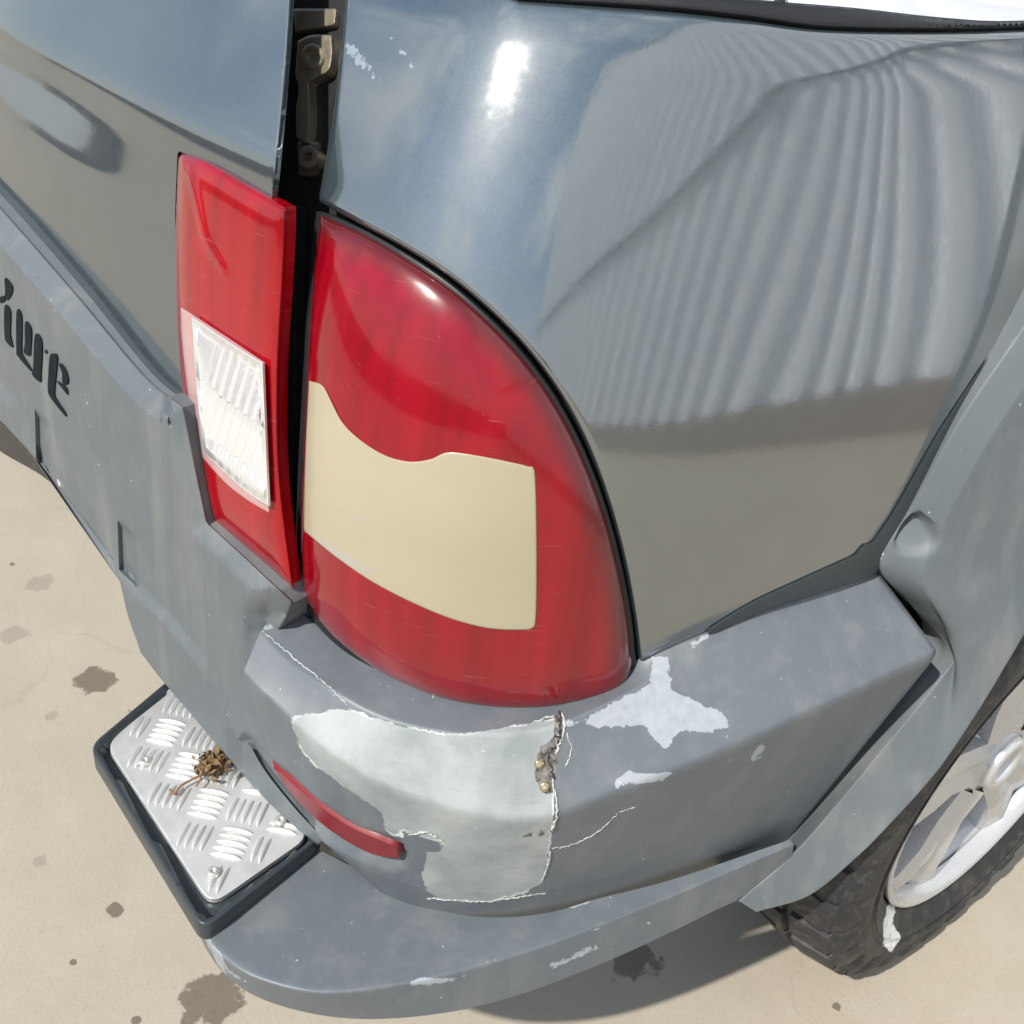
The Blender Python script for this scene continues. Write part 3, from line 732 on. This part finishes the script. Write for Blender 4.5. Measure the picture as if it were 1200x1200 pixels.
# reflector in the slot
ref = cr([(316,893),(330,900),(365,930),(410,962),(450,980),(466,988),(471,1003),(462,1006),(430,999),(385,972),(345,935)], 6, True)
def patch(name, outline, mat, parent, raise_=.004, h=3.0, thick=.006, attrs=None):
    """a moulded piece laid on the cover, following its surface"""
    O = resample(outline, h*.8); lo_, hi_ = O.min(0), O.max(0)
    gx, gy = np.meshgrid(np.arange(lo_[0], hi_[0], h), np.arange(lo_[1], hi_[1], h)); Gp = np.stack([gx.ravel(), gy.ravel()], 1); Gp = Gp[sdf(Gp, O) > h*.6]
    A = np.vstack([O] + [q[sdf(q, O) > k*.8] for k, q in ((k, inset(O, k)) for k in (.8, 1.8, 3.2))] + [Gp[sdf(Gp, O) > 4.6]]); res = delaunay_2d_cdt([Vector(a) for a in A], [], [list(range(len(O)))], 1, 1e-6)
    A = np.array([tuple(v) for v in res[0]]); d = np.maximum(sdf(A, O), 0); Pz = []
    for a, dd in zip(A, d):
        s = stick(a, .0, BV0); k = raise_*math.sqrt(min(1, dd/3.2)) - .007; Pz.append(s[0] + s[1]*k)
    n0 = len(O); Bk = [stick(a, -thick - .006, BV0)[0] for a in O]; Fz = [list(f) for f in res[2]]
    b_ = len(Pz); Pz += Bk
    Fz += [(i, (i+1) % n0, b_+(i+1) % n0, b_+i) for i in range(n0)]
    me = mesh(name, Pz, Fz)
    if attrs:
        for k_, fn in attrs.items(): attr(me, k_, fn(project(np.array(Pz))))
    return link(name, me, mat, parent)
rf = P_(patch('reflector', ref, REFL, None, .009))

# ---- bumper lip (step surface) below the cover
ZS = .385
def zrail(pts, zs, n=20): return cr([on_z(x, y, z) for (x, y), z in zip(pts, zs)], n)
e_in = [(150,830),(215,900),(300,960),(372,995),(440,1030),(500,1062),(570,1075),(640,1070),(705,1052),(790,1030),(926,984)]
zin = [.375,.375,.375,.375,.375,.375,.38,.385,.392,.40,.425]
e_out = [(228,1040),(232,1070),(240,1095),(262,1122),(300,1146),(370,1163),(450,1157),(540,1138),(640,1108),(760,1062),(930,990)]
zout = [.372,.372,.372,.372,.373,.375,.377,.38,.385,.395,.420]
e_mid = [(224,1052),(230,1082),(240,1110),(266,1145),(310,1173),(385,1192),(465,1194),(560,1180),(660,1148),(775,1098),(926,1022)]
zmid = [.325]*7+[.328,.335,.348,.375]
e_low = [(230,1040),(240,1075),(252,1105),(280,1140),(330,1165),(400,1180),(470,1180),(560,1165),(660,1130),(775,1080),(900,1010)]
a_in = zrail(e_in, zin); a_out = zrail(e_out, zout); a_mid = zrail(e_mid, zmid); a_low = a_mid + (a_in - a_mid)*.45; a_low[:, 2] = a_mid[:, 2] - .01
V, Fc, G2 = loft([a_in, a_out, a_mid, a_low], 12, .06)
# sand off noise: slight waviness of the old plastic
me = mesh('bumper_lip', V, Fc); px = project(V)
lipchips = [[(238,1088),(246,1096),(262,1120),(270,1150),(258,1140),(242,1110)],[(262,1128),(290,1150),(288,1156),(262,1136)],[(474,1150),(500,1143),(530,1145),(555,1138),(556,1144),(520,1152),(480,1156)],[(655,1060),(690,1052),(700,1058),(668,1066)],[(692,1090),(704,1086),(702,1094)],[(640,1128),(700,1105),(705,1112),(648,1136)],[(755,1081),(763,1080),(760,1086)],[(560,1128),(582,1124),(580,1130)]]
attr(me, 'hole', np.full(len(V), -50.)); attr(me, 'filler', np.full(len(V), -50.)); attr(me, 'chip', poly_attr(*lipchips)(px) - 1.8)
lipo = P_(link('bumper_lip', me, BUMPER, None, sharp=60))

part('bumper_core', Hull(.004), path([(290,820),(620,900)],[(620,900),(860,940)],[(860,940),(860,1010)],[(860,1010),(640,1075),(440,1060),(340,1026)],[(340,1026),(290,960)],[(290,960),(290,820)]), DARKP, None, h=.02, rim=0, thick=.01)
# ---- step with checker plate
stepE = P_(empty('tailgate_step'))
A_, B_, C_, D_ = [(104,874),(250,752),(380,978),(237,1090)]
oz = .392
trayP = [on_z(*p, oz)[:2] for p in (A_, B_, C_, D_)]
def rounded(P, r=.010, n=6):
    P = np.array(P); out = []
    for i in range(len(P)):
        a, b, c = P[i-1], P[i], P[(i+1) % len(P)]; u = (a-b)/np.linalg.norm(a-b); w = (c-b)/np.linalg.norm(c-b)
        for t in np.linspace(0, 1, n): out.append((1-t)**2*(b+u*r) + 2*t*(1-t)*b + t*t*(b+w*r))
    return np.array(out)
tray_uv = rounded(trayP, .014); oplane = Plane(oz)
fw = .0105
tin = inset(resample(tray_uv, .004) if area2(tray_uv) > 0 else resample(tray_uv, .004)[::-1], 0)
def tray_disp(px, uv, d): return np.where(d < fw*.45, 0, np.where(d < fw*.75, -.002, -.013)) 
part('step_frame', oplane, None, DARKP, None, h=.005, rim=.002, thick=.018, uvs=tray_uv, disp=tray_disp, fit=False, step=.004, creases=(), under=stepE, sharp=40)
plate_px = [(124,874),(215,788),(364,980),(247,1062)]
ppl = Plane(.386); plate_uv = rounded([ppl.uv(p)[0] for p in plate_px], .016)
plate = part('checker_plate', ppl, None, ALU, None, h=.008, rim=.0015, thick=.004, uvs=plate_uv, under=stepE)
def bar_mesh(L=.030, w=.0050, hgt=.0032):
    V, Fc = [], []; n = 9; m = 5
    for i in range(n):
        t = i/(n-1)*2 - 1; ww = w/2*math.sqrt(max(0, 1 - t*t))*.98 + .0001; hh = hgt*(1 - t*t)**.6
        for k in range(m):
            a = k/(m-1)*math.pi; V.append((t*L/2, -math.cos(a)*ww + .0014*(1-t*t), math.sin(a)*hh))
    for i in range(n-1):
        for k in range(m-1): Fc.append((i*m+k, (i+1)*m+k, (i+1)*m+k+1, i*m+k+1))
    return mesh('tread_bar', V, Fc)
bm_ = bar_mesh(); bm_.materials.append(ALU); bm_.shade_smooth()
cell = .0375; e1 = np.array([1, 1])/math.sqrt(2); e2 = np.array([-1, 1])/math.sqrt(2); org = on_z(170, 892, .386)[:2] - np.array([.0, -.004])
pu = plate_uv if area2(plate_uv) > 0 else plate_uv[::-1]
for i in range(-9, 10):
    for j in range(-9, 10):
        c = org + e1*cell*i + e2*cell*j
        al = (i + j) % 2 == 1; d1, d2 = (e1, e2) if al else (e2, e1)
        for k in range(5):
            q = c + d2*(k-2)*cell*.19; ends = np.array([q - d1*.014, q + d1*.014])
            if np.all(sdf(ends, pu) > .002):
                o = bpy.data.objects.new('tread_bar', bm_); COL.objects.link(o); o.parent = stepE
                o.location = (q[0], q[1], .3861); o.rotation_euler = (0, 0, math.atan2(d1[1], d1[0])); o.scale = (1, 1, rng.uniform(.85, 1.1))
RIV = simple('aluminium rivet', (.62, .60, .56), .35, metal=.6, var=.15, vscale=300)
rv_me = None
for c in ((170, 892), (329, 962), (250, 1022)):
    q = on_z(*c, .388); V, Fc = [], []
    if rv_me is None:
        prof = [(0, .0000), (.0011, .0000), (.0013, .0022), (.0030, .0030), (.0050, .0022), (.0060, .0008), (.0061, -.001)]; n = 20
        for r_, z_ in prof:
            for k in range(n): V.append((r_*math.cos(6.2832*k/n), r_*math.sin(6.2832*k/n), z_))
        for i in range(len(prof)-1):
            for k in range(n): Fc.append((i*n+k, i*n+(k+1) % n, (i+1)*n+(k+1) % n, (i+1)*n+k))
        rv_me = mesh('rivet', V, Fc); rv_me.materials.append(RIV); rv_me.shade_smooth()
    o = bpy.data.objects.new('rivet', rv_me); COL.objects.link(o); o.parent = stepE; o.location = q

# ---- wheel arch flare: rails from the top of the arch down to its rear foot
F0 = rail(None, [(1560,-120),(1440,40),(1330,190),(1200,383),(1124,495),(1066,600),(1031,662),(1070,712),(1107,758),(1078,802),(1020,872),(925,985),(858,1047)], [.004,.004,.004,.004,.004,.004,.003,.022,.044,.048,.046,.036,.040])
F1 = rail(None, [(1590,-95),(1474,62),(1362,214),(1234,408),(1157,522),(1101,628),(1082,682),(1103,728),(1122,764),(1092,810),(1032,882),(937,993),(866,1056)], [.024,.024,.024,.024,.024,.026,.032,.044,.056,.060,.060,.056,.054])
F2 = rail(None, [(1720,-10),(1590,140),(1460,330),(1330,535),(1262,642),(1212,724),(1180,778),(1150,828),(1100,902),(1045,964),(1003,1006),(948,1050),(887,1069)], [.050,.052,.056,.064,.072,.080,.087,.091,.093,.092,.087,.077,.064])
F3 = F2 + np.array([-.010, .014, -.004]); F4 = F3 + np.array([-.045, .010, .0])
Fm = F0 + np.array([-.03, .01, 0])
V, Fc, Gf = loft([Fm, F0, F1, F2, F3, F4], 12, .05)
me = mesh('wheel_arch_flare', V, Fc); pxf = project(V)
attr(me, 'chip', poly_attr([(1026,655),(1036,640),(1038,650),(1030,662)])(pxf) - 2)
# pressed pocket near the joint
pocket = cr([(1048,642),(1058,614),(1075,602),(1092,610),(1102,628),(1097,645),(1080,652),(1062,651)], 6, True)
pk = sdf(pxf, pocket); dep = .013*np.clip((pk+1)/8, 0, 1)*np.clip(1.2 - (pxf[:, 1]-600)/60, .35, 1)
for i, v in enumerate(me.vertices):
    if dep[i] > 0 and Gf.shape[1]*14 < i < Gf.shape[1]*48: v.co = v.co - Vector((dep[i]*.95, -dep[i]*.25, 0))
flare = P_(link('wheel_arch_flare', me, CLAD, None, sharp=40))
# dark gasket by the flare; tail above bumper paints in the ledge's reflection
part('gasket_and_ledge_shade', Hull(.0015, side_g), path([(1420,42),(1322,184),(1190,372),(1110,490),(1050,594),(1022,636)],[(1022,636),(1012,638),(1002,650)],[(1002,650),(940,678),(880,706),(828,738)],[(828,738),(832,748)],[(832,746),(900,716),(1024,676)],[(1024,676),(1074,606),(1130,500),(1208,386),(1340,190),(1430,50)],[(1430,50),(1420,42)]), DARKP, None, h=.008, rim=.002, thick=.006)
# lower tail of bumper under the flare: closing wedge
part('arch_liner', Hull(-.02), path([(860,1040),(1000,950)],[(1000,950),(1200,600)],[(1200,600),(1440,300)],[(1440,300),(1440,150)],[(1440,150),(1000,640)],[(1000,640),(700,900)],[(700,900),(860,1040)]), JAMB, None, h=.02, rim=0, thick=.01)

# ---- wheel
wc = np.array([-.275, 1.01, GZ + .315]); RT = .315
wheel = P_(empty('wheel', tuple(wc)))
wheel.matrix_parent_inverse = Matrix.Translation((.6, -.3, -GZ))
def lathe(prof, n=96):
    V, Fc = [], []; m = len(prof)
    for k in range(n):
        a = 2*math.pi*k/n
        for x, r_ in prof: V.append((x, r_*math.cos(a), r_*math.sin(a)))
    for k in range(n):
        for i in range(m-1): Fc.append((k*m+i, ((k+1) % n)*m+i, ((k+1) % n)*m+i+1, k*m+i+1))
    return V, Fc
Wd = .195
pf = [(-Wd+.012, .20), (-Wd-.004, .25), (-Wd+.004, .285), (-Wd+.022, .303), (-Wd*.5, .307), (-.03, .304), (-.014, .298), (-.004, .288), (.000, .272), (.004, .255), (.0035, .247), (.0010, .2455), (.0008, .238), (.0030, .2365), (.001, .230), (-.006, .218), (-.012, .208), (-.020, .204)]
V, Fc = lathe(cr(pf, 6), 34*8); V = [list(v) for v in V]
for v in V:
    r_ = math.hypot(v[1], v[2]); a_ = math.atan2(v[2], v[1])*34/(2*math.pi) % 1
    if v[0] > -.02 and .262 < r_ < .300: v[0] += .0035*(1 if a_ < .55 else 0)*min(1, (r_-.262)/.006)
me = mesh('tyre', V, Fc)
mark = [(1046,1052),(1050,1056),(1046,1082),(1056,1098),(1044,1116),(1036,1108),(1035,1082),(1040,1062)]
attr(me, 'mark', np.clip(sdf(project(np.array(V)+wc), mark), -60, 60)); link('tyre', me, TYRE, wheel, sharp=60)
# raised ring lines and lettering-free ribs on the sidewall are part of the tyre; lugs are separate blocks
def lug(x0, x1, da, r0_, r1_, skew=.0, drop=(0, 0)):
    V = []; dr = {x0: drop[0], x1: drop[1]}
    for r_ in (r0_, r1_):
        k = 1 if r_ == r0_ else .9
        for x, s_ in ((x0, 0), (x1, skew), ):
            xm = (x0+x1)/2; xx = xm + (x-xm)*k
            for a in (-da*k, 0, da*k): V.append((xx, (r_-dr[x])*math.cos(a+s_), (r_-dr[x])*math.sin(a+s_)))
    Fc = [(6,7,10,9),(7,8,11,10),(0,1,7,6),(1,2,8,7),(3,9,10,4),(4,10,11,5),(0,6,9,3),(2,5,11,8)]
    return mesh('tread_block', V, Fc)
nb = 34
protos = [(lug(-.050, -.006, .080, .296, .3125, .02, (0, .011)), 0), (lug(-.102, -.056, .080, .302, .3135, -.03), .08), (lug(-.150, -.108, .080, .302, .3135, .03), .02), (lug(-.192, -.156, .080, .296, .3125, -.02, (.011, 0)), .09)]
for lm, ph in protos:
    lm.materials.append(TYRE); attr(lm, 'mark', np.full(len(lm.vertices), -50.))
    for k in range(nb):
        o = bpy.data.objects.new('tread_block', lm); COL.objects.link(o); o.parent = wheel; o.rotation_euler = (2*math.pi*k/nb + ph, 0, 0)
rim_prof = [(-.17, .19), (-.15, .186), (-.06, .180), (-.030, .190), (-.022, .200), (-.012, .2035), (-.008, .199), (-.014, .192), (-.028, .186)]
V, Fc = lathe(cr(rim_prof, 5), 120); link('rim', mesh('rim', V, Fc), ALLOY, wheel)
V, Fc = lathe([(-.10, .01), (-.10, .182)], 60); link('brake_drum', mesh('brake_drum', V, Fc), simple('rusty brake drum', (.10, .085, .075), .7, metal=.3, var=.4, vscale=20), wheel)
V, Fc = lathe(cr([(-.022, .0), (-.020, .018), (-.012, .024), (-.012, .034), (-.024, .038), (-.030, .055), (-.05, .066)], 5), 60); link('hub', mesh('hub', V, Fc), ALLOY, wheel)
def spoke_mesh():
    # broad spoke with a raised spine and bevelled flanks
    rs = [.045, .09, .13, .165, .192]; w = [.036, .036, .044, .060, .080]; xf = [-.020, -.022, -.018, -.018, -.024]; V = []; Fc = []
    for r_, ww, x_ in zip(rs, w, xf):
        V += [(x_-.034, -ww, r_), (x_-.008, -ww*.95, r_), (x_, -ww*.55, r_), (x_-.008, 0, r_), (x_, ww*.55, r_), (x_-.008, ww*.95, r_), (x_-.034, ww, r_)]
    m = 7
    for i in range(len(rs)-1):
        for k in range(m-1): Fc.append((i*m+k, i*m+k+1, (i+1)*m+k+1, (i+1)*m+k))
    return mesh('spoke', V, Fc)
sm_ = spoke_mesh(); sm_.materials.append(ALLOY); sm_.shade_smooth(); sm_.set_sharp_from_angle(angle=R(25))
for k in range(5):
    o = bpy.data.objects.new('spoke', sm_); COL.objects.link(o); o.parent = wheel; o.rotation_euler = (2*math.pi*k/5 + .15, 0, 0)
# ------------------------------------------------------------------ dried flower lying on the step
fp = on_z(252, 900, .388); tip = on_z(205, 932, .390)
flw = empty('dried_flower', tuple(fp), label='dried brown flower head with a bent stem lying on the checker plate', category='dried flower')
BRN = simple('dried petal', (.20, .125, .06), .8, var=.6, vscale=180); STM = simple('dried stem', (.26, .12, .055), .7, var=.4, vscale=150)
V, Fc = [], []
for i in range(150):
    c = np.array([rng.normal(0, .008), rng.normal(0, .008), abs(rng.normal(.006, .004))]); a = rng.normal(0, 1, 3); a /= np.linalg.norm(a); b_ = np.cross(a, rng.normal(0, 1, 3)); b_ /= np.linalg.norm(b_)
    L = rng.uniform(.003, .007); w = L*.5; k = len(V); n_ = np.cross(a, b_)
    V += [c-a*L, c+b_*w+n_*.001, c+a*L, c-b_*w, c+n_*.0015]; Fc += [(k, k+1, k+4), (k+1, k+2, k+4), (k+2, k+3, k+4), (k+3, k, k+4)]
link('flower_head', mesh('flower_head', V, Fc), BRN, flw, smooth=False)
t_ = tip - fp
V, Fc = tube(cr([(0, 0, .005), t_*.35+(0, .003, .004), t_*.7+(-.002, -.004, .003), t_*1.0+(0, 0, .002), t_*1.1+(-.008, .002, .003)], 6), .0011, 6)
V2, F2 = tube(cr([t_*.4+(0, 0, .003), t_*.55+(.004, .006, .006), t_*.8+(.006, .010, .004)], 5), .0008, 6)
V, Fc = join([(V, Fc), (V2, F2)]); link('stem', mesh('stem', V, Fc), STM, flw)

print('objects', len(bpy.data.objects), 'tris', sum(len(o.data.polygons) for o in bpy.data.objects if o.type == 'MESH'))
